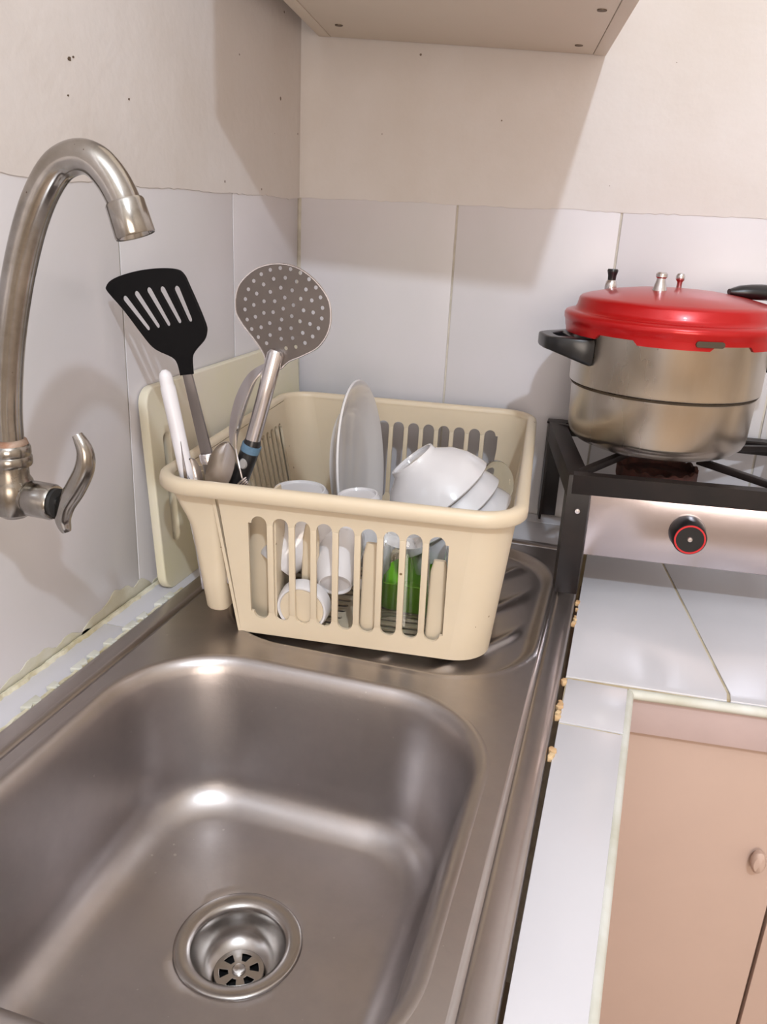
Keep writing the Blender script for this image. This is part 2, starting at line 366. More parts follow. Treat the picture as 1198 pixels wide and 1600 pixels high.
# ------------------------------------------------------------------ sink
ZS = 0.004
sk = thing('kitchen_sink', 'worn stainless steel sink with a deep bowl and a ridged drainboard', 'sink', (0.23, -0.5, 0))
bx, by, bhx, bhy, brr = 0.2300, -0.6760, 0.1520, 0.1720, 0.088
NC = 20
prof = [(-0.007, ZS), (-0.004, ZS+0.0004), (-0.001, ZS-0.0006), (0.002, ZS-0.0035), (0.0042, ZS-0.008), (0.006, ZS-0.014)]
prof += [(0.006+0.017*k/6, -0.010-0.083*k/6) for k in range(1, 7)]
for k in range(1, 9):
    a = R(78*k/8); prof.append((0.023+0.033*(1-math.cos(a))*1.05, -0.093-0.036*math.sin(a)))
sm = MB(); loops = []
for d, z in prof:
    loops.append([(x, y, z) for x, y in rrect(bhx-d, bhy-d, max(0.03, brr-d*0.8), NC, bx, by)])
dl, zl = prof[-1]
last = loops[-1]; dcx, dcy = 0.229, -0.664
for k in range(1, 9):
    t = k/8; ring = []
    for (x, y, z) in last:
        a = math.atan2(y-by, x-bx); cxp, cyp = dcx+0.0485*math.cos(a), dcy+0.0485*math.sin(a)
        s = t**0.8
        ring.append((x+(cxp-x)*s, y+(cyp-y)*s, zl-0.0045*math.sin(t*PI/2)))
    loops.append(ring)
zf = loops[-1][0][2]
loops.append([(dcx+(x-dcx)*0.955, dcy+(y-dcy)*0.955, zf-0.0012) for x, y, z in loops[-1]])
sm.loft(loops, True)
RX0, RX1, RY0, RY1, SEAM = 0.0620, 0.4020, -0.93, -0.135, -0.494
n = len(loops[0]); rect = []
hx0, hx1, hy0, hy1 = RX0-bx, RX1-bx, RY0-by, SEAM-by
for (x, y, z) in loops[0]:
    dx, dy = x-bx, y-by
    s = min((hx1/dx if dx > 1e-9 else hx0/dx if dx < -1e-9 else 1e9), (hy1/dy if dy > 1e-9 else hy0/dy if dy < -1e-9 else 1e9))
    rect.append([bx+dx*s, by+dy*s, ZS])
for cx_, cy_ in ((RX0, RY0), (RX1, RY0), (RX0, SEAM), (RX1, SEAM)):
    i = min(range(n), key=lambda k: (rect[k][0]-cx_)**2+(rect[k][1]-cy_)**2); rect[i] = [cx_, cy_, ZS]
sm.loft([rect, loops[0]], True)
# drainboard: pressed recess with slanting ridges
NX, NY = 136, 144
def sdf(x, y, cx, cy, hx, hy, r):
    qx, qy = abs(x-cx)-hx+r, abs(y-cy)-hy+r
    return math.hypot(max(qx, 0), max(qy, 0))+min(max(qx, qy), 0)-r
def sstep(a, b, x):
    t = max(0, min(1, (x-a)/(b-a))); return t*t*(3-2*t)
ca, sa = math.cos(R(60)), math.sin(R(60))
def dz(x, y):
    d = sdf(x, y, 0.2455, -0.309, 0.1515, 0.158, 0.085)
    z = ZS-0.0075*sstep(0.002, -0.009, d)+0.0011*math.exp(-((d-0.003)/0.002)**2)
    if d < -0.014:
        v = -x*sa+y*ca; k = (v/0.048) % 1.0
        z += 0.0034*math.exp(-((k-0.5)/0.13)**2)*sstep(-0.014, -0.026, d)
    return z
vs = [(RX0+(RX1-RX0)*i/NX, SEAM+(RY1-SEAM)*j/NY) for j in range(NY+1) for i in range(NX+1)]
sm.add([(x, y, dz(x, y)) for x, y in vs], [(j*(NX+1)+i, j*(NX+1)+i+1, (j+1)*(NX+1)+i+1, (j+1)*(NX+1)+i) for j in range(NY) for i in range(NX)])
rim = []
for off, z in ((0, ZS), (0.0012, ZS-0.0004), (0.0028, ZS-0.0022), (0.0045, ZS-0.0022), (0.0062, ZS+0.0006), (0.0085, ZS+0.0022), (0.0180, ZS+0.0018), (0.0225, ZS+0.0008), (0.0245, ZS-0.002), (0.0248, -0.004)):
    lo_ = 0.0 if off < 0.009 else 0.0
    rim.append([(RX0-off, RY0-off, z), (RX1+off, RY0-off, z), (RX1+off, RY1+off*0.7, z), (RX0-off, RY1+off*0.7, z)])
sm.loft(rim, True)
obj('basin', sm, M_steel, sk, smooth=55)
TD = Matrix.Translation((dcx, dcy, zf))
df = MB().lathe([(0.0475, -0.0005), (0.0465, 0.0012), (0.0450, 0.0016), (0.0380, 0.0006), (0.0350, -0.0006), (0.0335, -0.004), (0.0330, -0.010), (0.0325, -0.014), (0.030, -0.021), (0.0255, -0.0265), (0.0205, -0.029), (0.0188, -0.0295), (0.0185, -0.034), (0.0185, -0.06)], 64, TD)
dn = obj('drain', df, M_drain, sk, smooth=60)
holes = []
for k in range(6):
    a0, a1 = R(60*k+13), R(60*k+47); 
    holes.append([(0.0150*math.cos(a0+(a1-a0)*i/6), 0.0150*math.sin(a0+(a1-a0)*i/6)) for i in range(7)]+[(0.0078*math.cos(a1-0.06-(a1-a0-0.12)*i/3), 0.0078*math.sin(a1-0.06-(a1-a0-0.12)*i/3)) for i in range(4)])
st = curve_mesh([(0.0183*math.cos(2*PI*i/48), 0.0183*math.sin(2*PI*i/48)) for i in range(48)], holes, 0.0006, 0.0004)
so = obj('strainer', moved(st, TD @ Matrix.Translation((0, 0, -0.0275))), M_drain, dn)
obj('drain_pipe', MB().lathe([(0.0, -0.058), (0.0184, -0.058), (0.0184, -0.0300)], 32, TD), M_rubber, dn)
so2 = obj('screw', MB().lathe([(0.0052, -0.0285), (0.0052, -0.0258), (0.0042, -0.0250), (0.0030, -0.0254), (0.0, -0.0256)], 24, TD), M_drain, dn)

# ------------------------------------------------------------------ faucet on the left wall
fy = -0.647
fa = thing('wall_faucet', 'worn chrome gooseneck faucet with a lever handle on the left wall', 'faucet', (0.0, fy, 0.19))
body = MB()
body.lathe([(0.0, 0.0), (0.024, 0.0), (0.024, 0.003), (0.016, 0.010), (0.0125, 0.012), (0.0125, 0.045)], 32, frame((0.0003, fy, 0.187), (1, 0, 0), (0, 1, 0)))
body.lathe([(0.0, -0.017), (0.008, -0.0165), (0.0130, -0.013), (0.0148, -0.006), (0.0148, 0.004), (0.0135, 0.009), (0.0118, 0.012), (0.0118, 0.020)], 32, Matrix.Translation((0.0585, fy, 0.188)))
body.lathe([(0.0105, 0.0), (0.0105, 0.010), (0.0112, 0.0105), (0.0122, 0.012), (0.0122, 0.028), (0.0112, 0.030), (0.0085, 0.0302), (0.0085, 0.027), (0, 0.027)], 32, frame((0.0615, fy, 0.1865), (1, 0, -0.02), (0, 1, 0)))
obj('body', body, M_chrome, fa)
obj('packing', MB().lathe([(0.0098, 0.0), (0.0098, 0.0034), (0.004, 0.0036), (0.004, 0.0)], 24, frame((0.0905, fy, 0.1858), (1, 0, 0), (0, 1, 0))), M_rubber, fa)
obj('spindle', MB().lathe([(0.0042, 0.0), (0.0042, 0.012), (0.0, 0.0125)], 20, frame((0.089, fy, 0.186), (1, 0, 0.05), (0, 1, 0))), M_chrome, fa)
obj('collar', MB().lathe([(0.0105, 0.2075), (0.0132, 0.208), (0.0138, 0.2095), (0.0138, 0.2135), (0.0130, 0.2150), (0.0134, 0.2160), (0.0134, 0.2200), (0.0122, 0.2225), (0.0098, 0.2240)], 32, Matrix.Translation((0.0597, fy, 0))), M_chrome, fa)
obj('rust_ring', MB().lathe([(0.0122, 0.2222), (0.0112, 0.2252), (0.0096, 0.2262), (0.0090, 0.2262)], 32, Matrix.Translation((0.0598, fy, 0))), M_rust, fa)
path = smooth_path([(x, fy, z) for x, z in ((0.0597, 0.222), (0.0610, 0.245), (0.0650, 0.272), (0.0712, 0.300), (0.0812, 0.333), (0.0925, 0.361), (0.1040, 0.381), (0.1160, 0.3940), (0.1290, 0.3990), (0.1400, 0.3970), (0.1490, 0.3890), (0.1555, 0.3790), (0.1585, 0.3715))], 5)
obj('spout', MB().tube(path, 0.0096, 24, up=(0, 1, 0)), M_chrome, fa)
ax = Vector((0.1572, fy, 0.3760)); ad = Vector((0.32, 0, -0.95)).normalized()
obj('aerator', MB().lathe([(0.0090, -0.001), (0.0105, -0.0008), (0.0112, 0.0005), (0.0116, 0.018), (0.0112, 0.019), (0.0095, 0.0188), (0.0088, 0.0165), (0.0, 0.0165)], 32, frame(ax, ad, (0, 1, 0))), M_chrome, fa)
hp = smooth_path([(0.1130, fy, 0.2350), (0.1180, fy, 0.2245), (0.1165, fy, 0.2125), (0.1080, fy, 0.1975), (0.1000, fy, 0.1860), (0.0965, fy, 0.1750), (0.0985, fy, 0.1660)], 5)
hw = [0.0018+0.0050*math.sin(PI*min(1, max(0.05, (i+1)/(len(hp)+1))))**0.6 for i in range(len(hp))]
hd = MB().tube(hp, hw, 14, up=(0, 1, 0)); 
obj('lever', hd, M_chrome, fa)

# ------------------------------------------------------------------ cutting board leaning on the left wall
bd = thing('cutting_board', 'cream plastic cutting board with a handle slot leaning on the left wall', 'cutting board', (0.02, -0.23, 0.0))
ol = rrect(0.188, 0.104, 0.016, 6, 0.0, 0.104)
sl = [(x-0.160, y+0.104) for x, y in rrect(0.0075, 0.058, 0.0074, 8)]
bdm = curve_mesh(ol, [sl], 0.0033, 0.0016)
BM = frame((0.0192, -0.2160, 0.0008), (0.998, 0, 0.064), (0, 1, 0))
obj('board', moved(bdm, BM), M_board, bd)

# ------------------------------------------------------------------ dish rack
RKM = Matrix.Translation((0.209, -0.262, ZS)) @ Matrix.Rotation(R(5.5), 4, 'Z')
rk = thing('dish_rack', 'cream plastic dish rack with slotted walls and cutlery cup standing on the drainboard', 'dish rack', RKM)
H = 0.142; TH = 0.0030; CR = 0.034
def hx(z): return 0.13825+0.0202*z/H
def ox(z): return -0.00375-0.0062*z/H
def hy(z): return 0.1885+0.0090*z/H
def rp(name, mb, parent=rk, m=M_rack, smooth=40): return obj(name, mb, m, parent, world=False, smooth=smooth)
# side frames: local x along the wall, local y up, local z outwards
def side_frame(side):
    if side == 'front': o, x, tn = Vector((0, -hy(0), 0)), Vector((1, 0, 0)), Vector((0, -(hy(H)-hy(0)), H))
    if side == 'back': o, x, tn = Vector((0, hy(0), 0)), Vector((-1, 0, 0)), Vector((0, hy(H)-hy(0), H))
    if side == 'right': o, x, tn = Vector((hx(0)+ox(0), 0, 0)), Vector((0, 1, 0)), Vector((hx(H)+ox(H)-hx(0)-ox(0), 0, H))
    if side == 'left': o, x, tn = Vector((ox(0)-hx(0), 0, 0)), Vector((0, -1, 0)), Vector((ox(H)-hx(H)-ox(0)+hx(0), 0, H))
    y = tn.normalized(); z = x.cross(y); m = Matrix((x, y, z)).transposed().to_4x4(); m.translation = o; return m
def wall(side, u0b, u0t, u1b, u1t, s0, pitch, nslot, bw, zb=0.0165, zt=0.1195):
    Fm = side_frame(side); r = (pitch-bw)/2
    def arc(cx, cy, a0, a1, n=8): return [(cx+r*math.cos(R(a0+(a1-a0)*i/n)), cy+r*math.sin(R(a0+(a1-a0)*i/n))) for i in range(n+1)]
    up = [(u0t, H), (u0t+(u0b-u0t)*(H-zt+r)/H, zt-r)]
    for k in range(nslot): up += arc(s0+pitch*(k+0.5), zt-r, 180, 0)
    up += [(u1t+(u1b-u1t)*(H-zt+r)/H, zt-r), (u1t, H)]
    rp('upper_band', MB().prism(up, -TH, 0, Fm))
    dn_ = [(u0b, 0.0), (u0b+(u0t-u0b)*(zb+r)/H, zb+r)]
    for k in range(nslot): dn_ += arc(s0+pitch*(k+0.5), zb+r, 180, 360)
    dn_ += [(u1b+(u1t-u1b)*(zb+r)/H, zb+r), (u1b, 0.0)]
    rp('lower_band', MB().prism(dn_, -TH, 0, Fm))
    for k in range(1, nslot):
        u = s0+pitch*k
        rp('bar', MB().prism([(u-bw/2, zb+r), (u+bw/2, zb+r), (u+bw/2, zt-r), (u-bw/2, zt-r)], -TH, 0.0004, Fm, 0.0006))
    za, zc = zb+r, zt-r
    def U0(z): return u0b+(u0t-u0b)*z/H
    def U1(z): return u1b+(u1t-u1b)*z/H
    e0, e1 = s0, s0+pitch*nslot
    rp('side_panel', MB().prism([(U0(za), za), (e0, za), (e0, zc), (U0(zc), zc)], -TH, 0, Fm))
    rp('side_panel', MB().prism([(e1, za), (U1(za), za), (U1(zc), zc), (e1, zc)], -TH, 0, Fm))
NL = -0.1000                                     # left end of the front wall, where the cutlery cup begins
wall('front', -0.0940, -0.1120, ox(0)+hx(0)-CR, ox(H)+hx(H)-CR, -0.0836, 0.01975, 9, 0.0056)
wall('back', -ox(0)-hx(0)+CR, -ox(H)-hx(H)+CR, hx(0)-ox(0)-CR, hx(H)-ox(H)-CR, -0.1100, 0.0198, 10, 0.0056)
wall('right', -hy(0)+CR, -hy(H)+CR, hy(0)-CR, hy(H)-CR, -0.13, 0.0200, 13, 0.0056)
wall('left', -hy(0)+CR, -hy(H)+CR, 0.1350, 0.1350, -0.140, 0.0155, 14, 0.0050)
def corner(cx_s, cy_s):
    mb = MB(); a0 = {(1, 1): 0, (-1, 1): 90, (-1, -1): 180, (1, -1): 270}[(cx_s, cy_s)]
    def ring(z, rr): return [(ox(z)+cx_s*(hx(z)-CR)+rr*math.cos(R(a0+90*i/10)), cy_s*(hy(z)-CR)+rr*math.sin(R(a0+90*i/10)), z) for i in range(11)]
    zs_ = [0, 0.004, 0.05, 0.1, H]
    outer = [ring(z, CR) for z in zs_]; inner = [ring(z, CR-TH) for z in zs_]
    loops = [o+i[::-1] for o, i in zip(outer, inner)]
    mb.loft(loops, True, True, True); return mb
for c in ((1, 1), (-1, 1), (1, -1)): rp('corner', corner(*c))
# cutlery holder in the front left corner: the cup outside, inner partition walls
CUX, CUY = -0.1260, -0.1590
def cuploop(z, k):
    t = z/0.135; fl = sstep(0.095, 0.139, z)
    l_, r_ = -0.1275-0.0185*t-0.0125*fl, -0.1075-0.0050*t+0.002*fl
    f_, b_ = -0.1875-0.0070*t, -0.1450-0.0010*t
    return [(x, y, z) for x, y in rrect((r_-l_)/2+k, (b_-f_)/2+k, 0.0095+k, 6, (l_+r_)/2, (f_+b_)/2)]
cup = MB()
lo_out = [cuploop(0.0165, -0.005), cuploop(0.0175, -0.0015), cuploop(0.020, 0.0)]+[cuploop(z, 0.0) for z in (0.05, 0.09, 0.10, 0.11, 0.12, 0.13, 0.139)]
lo_in = [cuploop(z, -0.0024) for z in (0.139, 0.13, 0.12, 0.11, 0.10, 0.09, 0.05, 0.023)]+[cuploop(0.0205, -0.006)]
cup.loft(lo_out+lo_in, True, True, True)
rp('cutlery_cup', cup)
pt = MB()
pt.prism([(-0.1000, 0.004), (-0.0640, 0.004), (-0.0600, 0.1260), (-0.1000, 0.1260)], -0.0012, 0.0012, frame((0, -0.1640, 0), (0, -1, 0), (1, 0, 0)), 0.0005)
pt.prism([(-0.1850, 0.004), (-0.1640, 0.004), (-0.1640, 0.1260), (-0.1690, 0.1300), (-0.1760, 0.1440), (-0.1930, 0.1450)], -0.0012, 0.0012, frame((-0.0610, 0, 0), (1, 0, 0), (0, 1, 0)), 0.0005)
rp('partition', pt)
nt_ = MB()                                       # notch wall between the cup and the basket
nt_.prism([(-0.1885, 0.0), (-0.1350, 0.0), (-0.1350, 0.1400), (-0.1955, 0.1400)], -0.0014, 0.0014, frame((-0.0954, 0, 0), (0.988, 0, 0.154), (0, 1, 0)))
nt_.prism([(-0.1385, 0.0), (-0.0960, 0.0), (-0.1120, 0.1400), (-0.1600, 0.1400)], -0.0014, 0.0014, frame((0, -0.1350, 0), (0, -1, 0), (1, 0, 0)))
rp('notch_wall', nt_)
# rolled rim
rl = []; prof_r = [(-0.0035, H-0.001), (-0.0030, H+0.0035), (0.0, H+0.0052), (0.0040, H+0.0050), (0.0070, H+0.0030), (0.0080, H-0.001), (0.0078, H-0.0068), (0.0062, H-0.0085), (0.0052, H-0.0070), (0.0050, H-0.002), (0.0010, H-0.0005)]
for off, z in prof_r: rl.append([(x, y, z) for x, y in rrect(hx(H)+off, hy(H)+off, CR+off, 10, ox(H))])
rl.append(rl[0]); rp('rim', MB().loft(rl, True), smooth=60)
# slatted floor
fl_out = [(-0.0945, -0.1875), (0.100, -0.1875)]+[(ox(0)+hx(0)-0.001-CR+CR*math.sin(R(a_)), -hy(0)+0.001+CR-CR*math.cos(R(a_))) for a_ in range(15, 91, 15)]+[(x, y) for x, y in rrect(hx(0)-0.001, hy(0)-0.001, CR, 6, ox(0)) if y > 0]+[(ox(0)-hx(0)+0.001, -0.1350), (-0.0945, -0.1350)]
flh = []
for j in range(9):
    for i in range(2):
        cx_ = -0.045+0.092*i; cy_ = -0.155+0.0375*j
        if j < 2 and i == 0: cx_, w_ = -0.038, 0.030
        else: w_ = 0.036
        for q in range(3): flh.append(rrect(w_, 0.0034, 0.0033, 3, cx_, cy_+0.0115*(q-1)))
flm = curve_mesh(fl_out, flh, 0.0008, 0.0003)
rp('floor_grid', moved(flm, Matrix.Translation((0, 0, 0.0030))))
# cup prongs behind the front wall
for (u, v, h) in ((-0.0350, -0.1640, 0.102), (0.0245, -0.1760, 0.096), (0.0855, -0.1760, 0.087)):
    pm = MB(); L_ = []
    for k in range(9):
        z = h*k/8; t = k/8; w_ = 0.0088-0.0012*t; d_ = 0.0040-0.0008*t
        if k == 8: w_, d_ = w_*0.72, d_*0.7
        L_.append([(x, y, 0.0035+z*0.985) for x, y in rrect(w_, d_, min(d_, 0.003)*0.98, 4, u, v+0.001*t)])
    pm.loft(L_, True, True, True); rp('prong', pm)
# plate prongs
for j in range(7):
    for i, uu in enumerate((-0.055, 0.005)):
        y_ = -0.055+0.034*j
        L_ = [[(uu+sx*(0.0022-0.0012*t), y_+sy*(0.0045-0.003*t), 0.0036+0.030*t) for sx, sy in ((1, 1), (-1, 1), (-1, -1), (1, -1))] for t in (0, 0.5, 1)]
        rp('plate_prong', MB().loft(L_, True, True, True))

# ------------------------------------------------------------------ crockery in the rack
def lathe_obj(name, prof_, M, mat_, parent=None, n=48, smooth=50):
    return obj(name, MB().lathe(prof_, n, M), mat_, parent, smooth=smooth)
def mug(label, base, axis, spin, r=0.029, h=0.066, taper=0.80, group='white mugs in the rack'):
    F = frame(base, axis, spin); t = thing('mug', label, 'mug', F, group)
    p = [(0, 0.0022), (r*taper*0.78, 0.0022), (r*taper*0.84, 0.0), (r*taper*0.90, 0.0), (r*taper, 0.0035), (r*(taper*0.4+0.6), h*0.35), (r*0.985, h*0.7), (r, h-0.001), (r-0.0008, h), (r-0.0026, h-0.0006), (r-0.003, h*0.7), (r*(taper*0.4+0.6)-0.003, h*0.35), (r*taper-0.003, 0.008), (r*taper*0.7, 0.0055), (0, 0.0055)]
    lathe_obj('body', p, F, M_white, t)
    hpth = smooth_path([(r*0.95, 0, h*0.80), (r+0.011, 0, h*0.82), (r+0.018, 0, h*0.62), (r+0.016, 0, h*0.38), (r+0.006, 0, h*0.22), (r*0.9, 0, h*0.2)], 5)
    obj('handle', MB().tube([F @ p_ for p_ in hpth], 0.0038, 10, flat=1.3), M_white, t)
    return t, F
# plate
pc = Vector((0.1600, -0.2380, 0.1065))
pf = frame(pc, (0.992, 0.06, 0.12), (0, 1, 0))
PR = 0.0970
pl = thing('dinner_plate', 'white ceramic dinner plate standing upright in the dish rack', 'plate', pf)
lathe_obj('plate', [(0, 0.0), (0.058, 0.0), (0.060, -0.0022), (0.063, -0.0022), (0.065, 0.001), (0.082, 0.009), (PR-0.002, 0.0142), (PR, 0.0158), (PR-0.001, 0.0176), (PR-0.003, 0.0174), (0.083, 0.0128), (0.068, 0.0066), (0.060, 0.0042), (0, 0.0036)], pf, M_white, pl, 96)
# three nested bowls lying on their side
ba = Vector((0.64, 0.10, -0.76)).normalized()
b0 = Vector((0.2480, -0.3000, 0.1440))
BR, BH = 0.0580, 0.0500
bprof = [(0, 0.0030), (0.0225, 0.0030), (0.0228, 0.0), (0.0250, 0.0), (0.0258, 0.0055), (0.0400, 0.0160), (0.0500, 0.0290), (0.0560, 0.0420), (BR, BH-0.0012), (BR-0.001, BH), (BR-0.0028, BH-0.0006), (0.0530, 0.0420), (0.0470, 0.0300), (0.0370, 0.0185), (0.0240, 0.0085), (0, 0.0070)]
names = ('topmost white bowl with its foot ring showing in the tilted stack of three', 'middle white bowl of the tilted stack of three in the rack', 'lowest white bowl of the tilted stack, nearest the right wall of the rack')
for k in range(3):
    F = frame(b0+ba*(0.0215*k), ba, (0, 1, 0)); t = thing('bowl', names[k], 'bowl', F, 'stacked white bowls in the rack')
    lathe_obj('bowl', bprof, F, M_white, t, 72)
# mugs
mug('white mug tipped towards the left slots of the rack, base at lower left', (0.1540, -0.4270, 0.0620), (0.46, 0.52, 0.72), (0.3, 0.4, -1), 0.0265, 0.062, 0.78)
mug('white mug behind the middle slots, its round base facing the front wall', (0.2170, -0.4360, 0.0560), (-0.22, 0.84, 0.50), (0.9, 0.3, -0.6), 0.0235, 0.058, 0.72)
TX, TY, TZ = 0.1440, -0.3420, 0.1105
tm, tF = mug('upside-down white mug with blue lettering, left of the plate', (TX, TY, TZ), (0.0, 0.02, -1), (-0.9, 0.5, 0), 0.0335, 0.078, 0.86)
mug('upside-down white mug in front of the plate, handle to the left', (0.2080, -0.3500, 0.1160), (0.08, 0.05, -1), (-0.8, -0.3, 0), 0.0260, 0.068, 0.84)
# printed lines on the lettered mug (illegible handwriting in the photo: short strokes)
random.seed(11)
ink = MB()
ang0 = math.atan2(-0.90, 0.45)
for li in range(5):
    z = 0.0330+0.0052*li; x = -0.010
    pts = []
    x_end = 0.012+0.002*random.random()
    a = -0.42
    while a < 0.42:
        wl_ = random.uniform(0.10, 0.26)
        stroke = []
        m_ = int(wl_/0.016)
        for i in range(m_+1):
            aa = ang0+a+wl_*i/m_; rr = 0.0331
            zz_ = TZ-z+0.0012*(1 if i % 2 else -1)*random.uniform(0.5, 1.1)
            rad_ = 0.0335*(0.90+0.1*min(1, z/0.078))+0.0004
            stroke.append((TX+rad_*math.cos(aa), TY+rad_*math.sin(aa), zz_))
        if len(stroke) > 2: ink.tube(stroke, 0.00038, 5)
        a += wl_+0.06
o = obj('lettering', ink, M_blue_ink, tm); 
# small white cup lying with its base towards the front wall
F = frame((0.1905, -0.4515, 0.0335), (-0.0958, 0.9954, 0.10), (1, 0, 0))
t = thing('small_cup', 'small shallow white cup standing on edge against the front slots of the rack', 'cup', F)
lathe_obj('cup', [(0, 0.0012), (0.0205, 0.0012), (0.0212, 0.0), (0.0228, 0.0), (0.0242, 0.0030), (0.0248, 0.0130), (0.0240, 0.0135), (0.0225, 0.0040), (0, 0.0035)], F, M_white, t)
lathe_obj('base_disc', [(0, 0.0004), (0.0200, 0.0004), (0.0204, 0.0012), (0, 0.0012)], F, M_rack, t)
# tumblers, upside down
def tumbler(label, x, y, h=0.098):
    F = Matrix.Translation((x, y, 0.0085)); t = thing('glass_tumbler', label, 'glass', F, 'upside-down glass tumblers')
    r0, r1 = 0.0275, 0.0215
    p = [(r0-0.0022, 0.0), (r0, 0.0), (r0-0.0003, 0.002), (r1+0.0010, h-0.018), (r1, h-0.012), (r1, h-0.002), (r1-0.002, h), (0, h-0.0015)]
    p2 = [(0, h-0.013), (r1-0.0045, h-0.0125), (r1-0.0022, h-0.018), (r0-0.0030, 0.002)]
    lathe_obj('tumbler', p+p2+[p[0]], F, M_glass, t)
tumbler('clear glass tumbler upside down behind the middle slots', 0.2720, -0.3990)
tumbler('clear glass tumbler upside down nearest the right end of the rack', 0.3300, -0.3870, 0.100)
F = Matrix.Translation((0.2660, -0.3160, 0.0080)); t = thing('green_dish', 'bright green plastic dish behind the glass tumblers', 'dish', F)
lathe_obj('dish', [(0, 0.0), (0.045, 0.0), (0.049, 0.003), (0.0530, 0.030), (0.0540, 0.0315), (0.0525, 0.0320), (0.0475, 0.006), (0, 0.003)], F, M_green, t)
F = frame((0.3180, -0.2000, 0.0960), (0.75, -0.60, 0.25), (0, 0, 1)); t = thing('glass_saucer', 'small clear glass saucer standing behind the stacked bowls', 'saucer', F)
lathe_obj('saucer', [(0, 0.0), (0.016, 0.0), (0.026, 0.004), (0.0275, 0.0055), (0.0265, 0.007), (0.016, 0.003), (0, 0.003)], F, M_glass, t)

# ------------------------------------------------------------------ utensils in the cutlery holder
# black slotted spatula: outline in a near-vertical plane
SPF = frame((0, -0.448+0.04*0.15, 0), (0, -1, -0.04), (1, 0, 0))
sp = thing('slotted_spatula', 'black slotted spatula with a flat steel shank in the cutlery holder', 'spatula', (0.104, -0.447, 0.06))
sp_out = [(0.0764, 0.238), (0.0743, 0.2475), (0.0694, 0.2529), (0.0543, 0.2581), (0.045, 0.2661), (0.0264, 0.2884), (0.0116, 0.3034), (0.0108, 0.3078), (0.0157, 0.3127), (0.027, 0.3176), (0.0445, 0.3225), (0.0636, 0.3253), (0.0783, 0.3253), (0.0841, 0.3218), (0.0878, 0.3149), (0.0952, 0.2991), (0.1018, 0.2832), (0.1023, 0.2766), (0.0995, 0.2697), (0.0911, 0.2606), (0.0875, 0.2535), (0.0876, 0.2402)]
sm_out = [tuple(p)[:2] for p in smooth_path([(x, y, 0) for x, y in sp_out], 3)]
sp_slots = [((0.0254, 0.301), (0.0491, 0.2735)), ((0.0371, 0.3059), (0.0586, 0.2762)), ((0.0495, 0.3099), (0.0687, 0.2785)), ((0.0623, 0.3116), (0.0792, 0.2816)), ((0.0761, 0.3131), (0.0892, 0.2836))]
hs = []
for (a, b) in sp_slots:
    a, b = Vector((*a, 0)), Vector((*b, 0)); d = (a-b).normalized(); nrm = Vector((-d.y, d.x, 0)); r0, r1 = 0.0034, 0.0027
    a -= d*r0; b += d*r1
    hs.append([tuple((a+d*r0*math.sin(R(t))+nrm*r0*math.cos(R(t))))[:2] for t in range(0, 181, 30)]+[tuple((b-d*r1*math.sin(R(t))-nrm*r1*math.cos(R(t))))[:2] for t in range(0, 181, 30)])
obj('head', moved(curve_mesh(sm_out, hs, 0.0009, 0.0006), SPF), M_black, sp)
obj('shank', MB().prism([(0.0778, 0.240), (0.0866, 0.2412), (0.1040, 0.1660), (0.0925, 0.1650)], -0.0012, 0.0012, SPF, 0.0003), M_shank, sp)
cf = frame(SPF @ Vector((0.0978, 0.1690, 0)), SPF.to_3x3() @ Vector((0.19, -0.98, 0)), (1, 0, 0))
obj('ferrule', MB().lathe([(0.0, -0.001), (0.0068, -0.001), (0.0076, 0.0), (0.0076, 0.0062), (0.0070, 0.0066), (0.0070, 0.0078), (0.0066, 0.008), (0, 0.008)], 24, cf), M_cutl, sp)
hl_ = MB().lathe([(0.0063, 0.0078), (0.0058, 0.03), (0.0055, 0.075), (0.0040, 0.080), (0, 0.081)], 20, cf)
obj('handle', hl_, M_shank, sp)
# skimmer
SKF = frame((0, -0.438-0.05*0.15, 0), (0, -1, 0.05), (1, 0, 0))
sx_ = thing('skimmer', 'round perforated steel skimmer with a black grip in the cutlery holder', 'skimmer', (0.122, -0.442, 0.06))
sk_out = [(0.1186, 0.3025), (0.1226, 0.3157), (0.1367, 0.3285), (0.1548, 0.3339), (0.1727, 0.3324), (0.1888, 0.3237), (0.2011, 0.3104), (0.2046, 0.298), (0.2033, 0.2835), (0.1949, 0.27), (0.1811, 0.2614), (0.169, 0.2555), (0.161, 0.2482), (0.1539, 0.2465), (0.1473, 0.2524), (0.1463, 0.2582), (0.1377, 0.2696), (0.1271, 0.2808), (0.1197, 0.2915)]
so_ = [tuple(p)[:2] for p in smooth_path([(x, y, 0) for x, y in sk_out+sk_out[:1]], 4)][:-1]
cx_, cz_ = 0.1622, 0.2985
hs = []
for (rr, nn, ph) in ((0.0350, 24, 0.1), (0.0268, 16, 0.35), (0.0182, 11, 0.0), (0.0098, 6, 0.4), (0.0, 1, 0)):
    for k in range(nn):
        a = ph+2*PI*k/nn; x, z = cx_+rr*math.cos(a)*1.0, cz_+rr*0.93*math.sin(a)
        if math.hypot(x-0.157, z-0.262) < 0.0085: continue
        hs.append([(x+0.00185*math.cos(2*PI*q/8), z+0.00175*math.sin(2*PI*q/8)) for q in range(8)])
disc = curve_mesh(so_, hs, 0.0005, 0.0)
for v in disc.v:
    v.z += 0.0
obj('disc', moved(disc, SKF), M_disc, sx_)
rimp = [SKF @ Vector((x, z, 0.0004)) for x, z in so_]
obj('disc_rim', MB().tube(rimp+rimp[:1], 0.0008, 6), M_cutl, sx_)
hpts = [SKF @ Vector(p) for p in ((0.1585, 0.2635, 0.0035), (0.1578, 0.2610, 0.0040), (0.1480, 0.2220, 0.0040), (0.1378, 0.1830, 0.0040))]
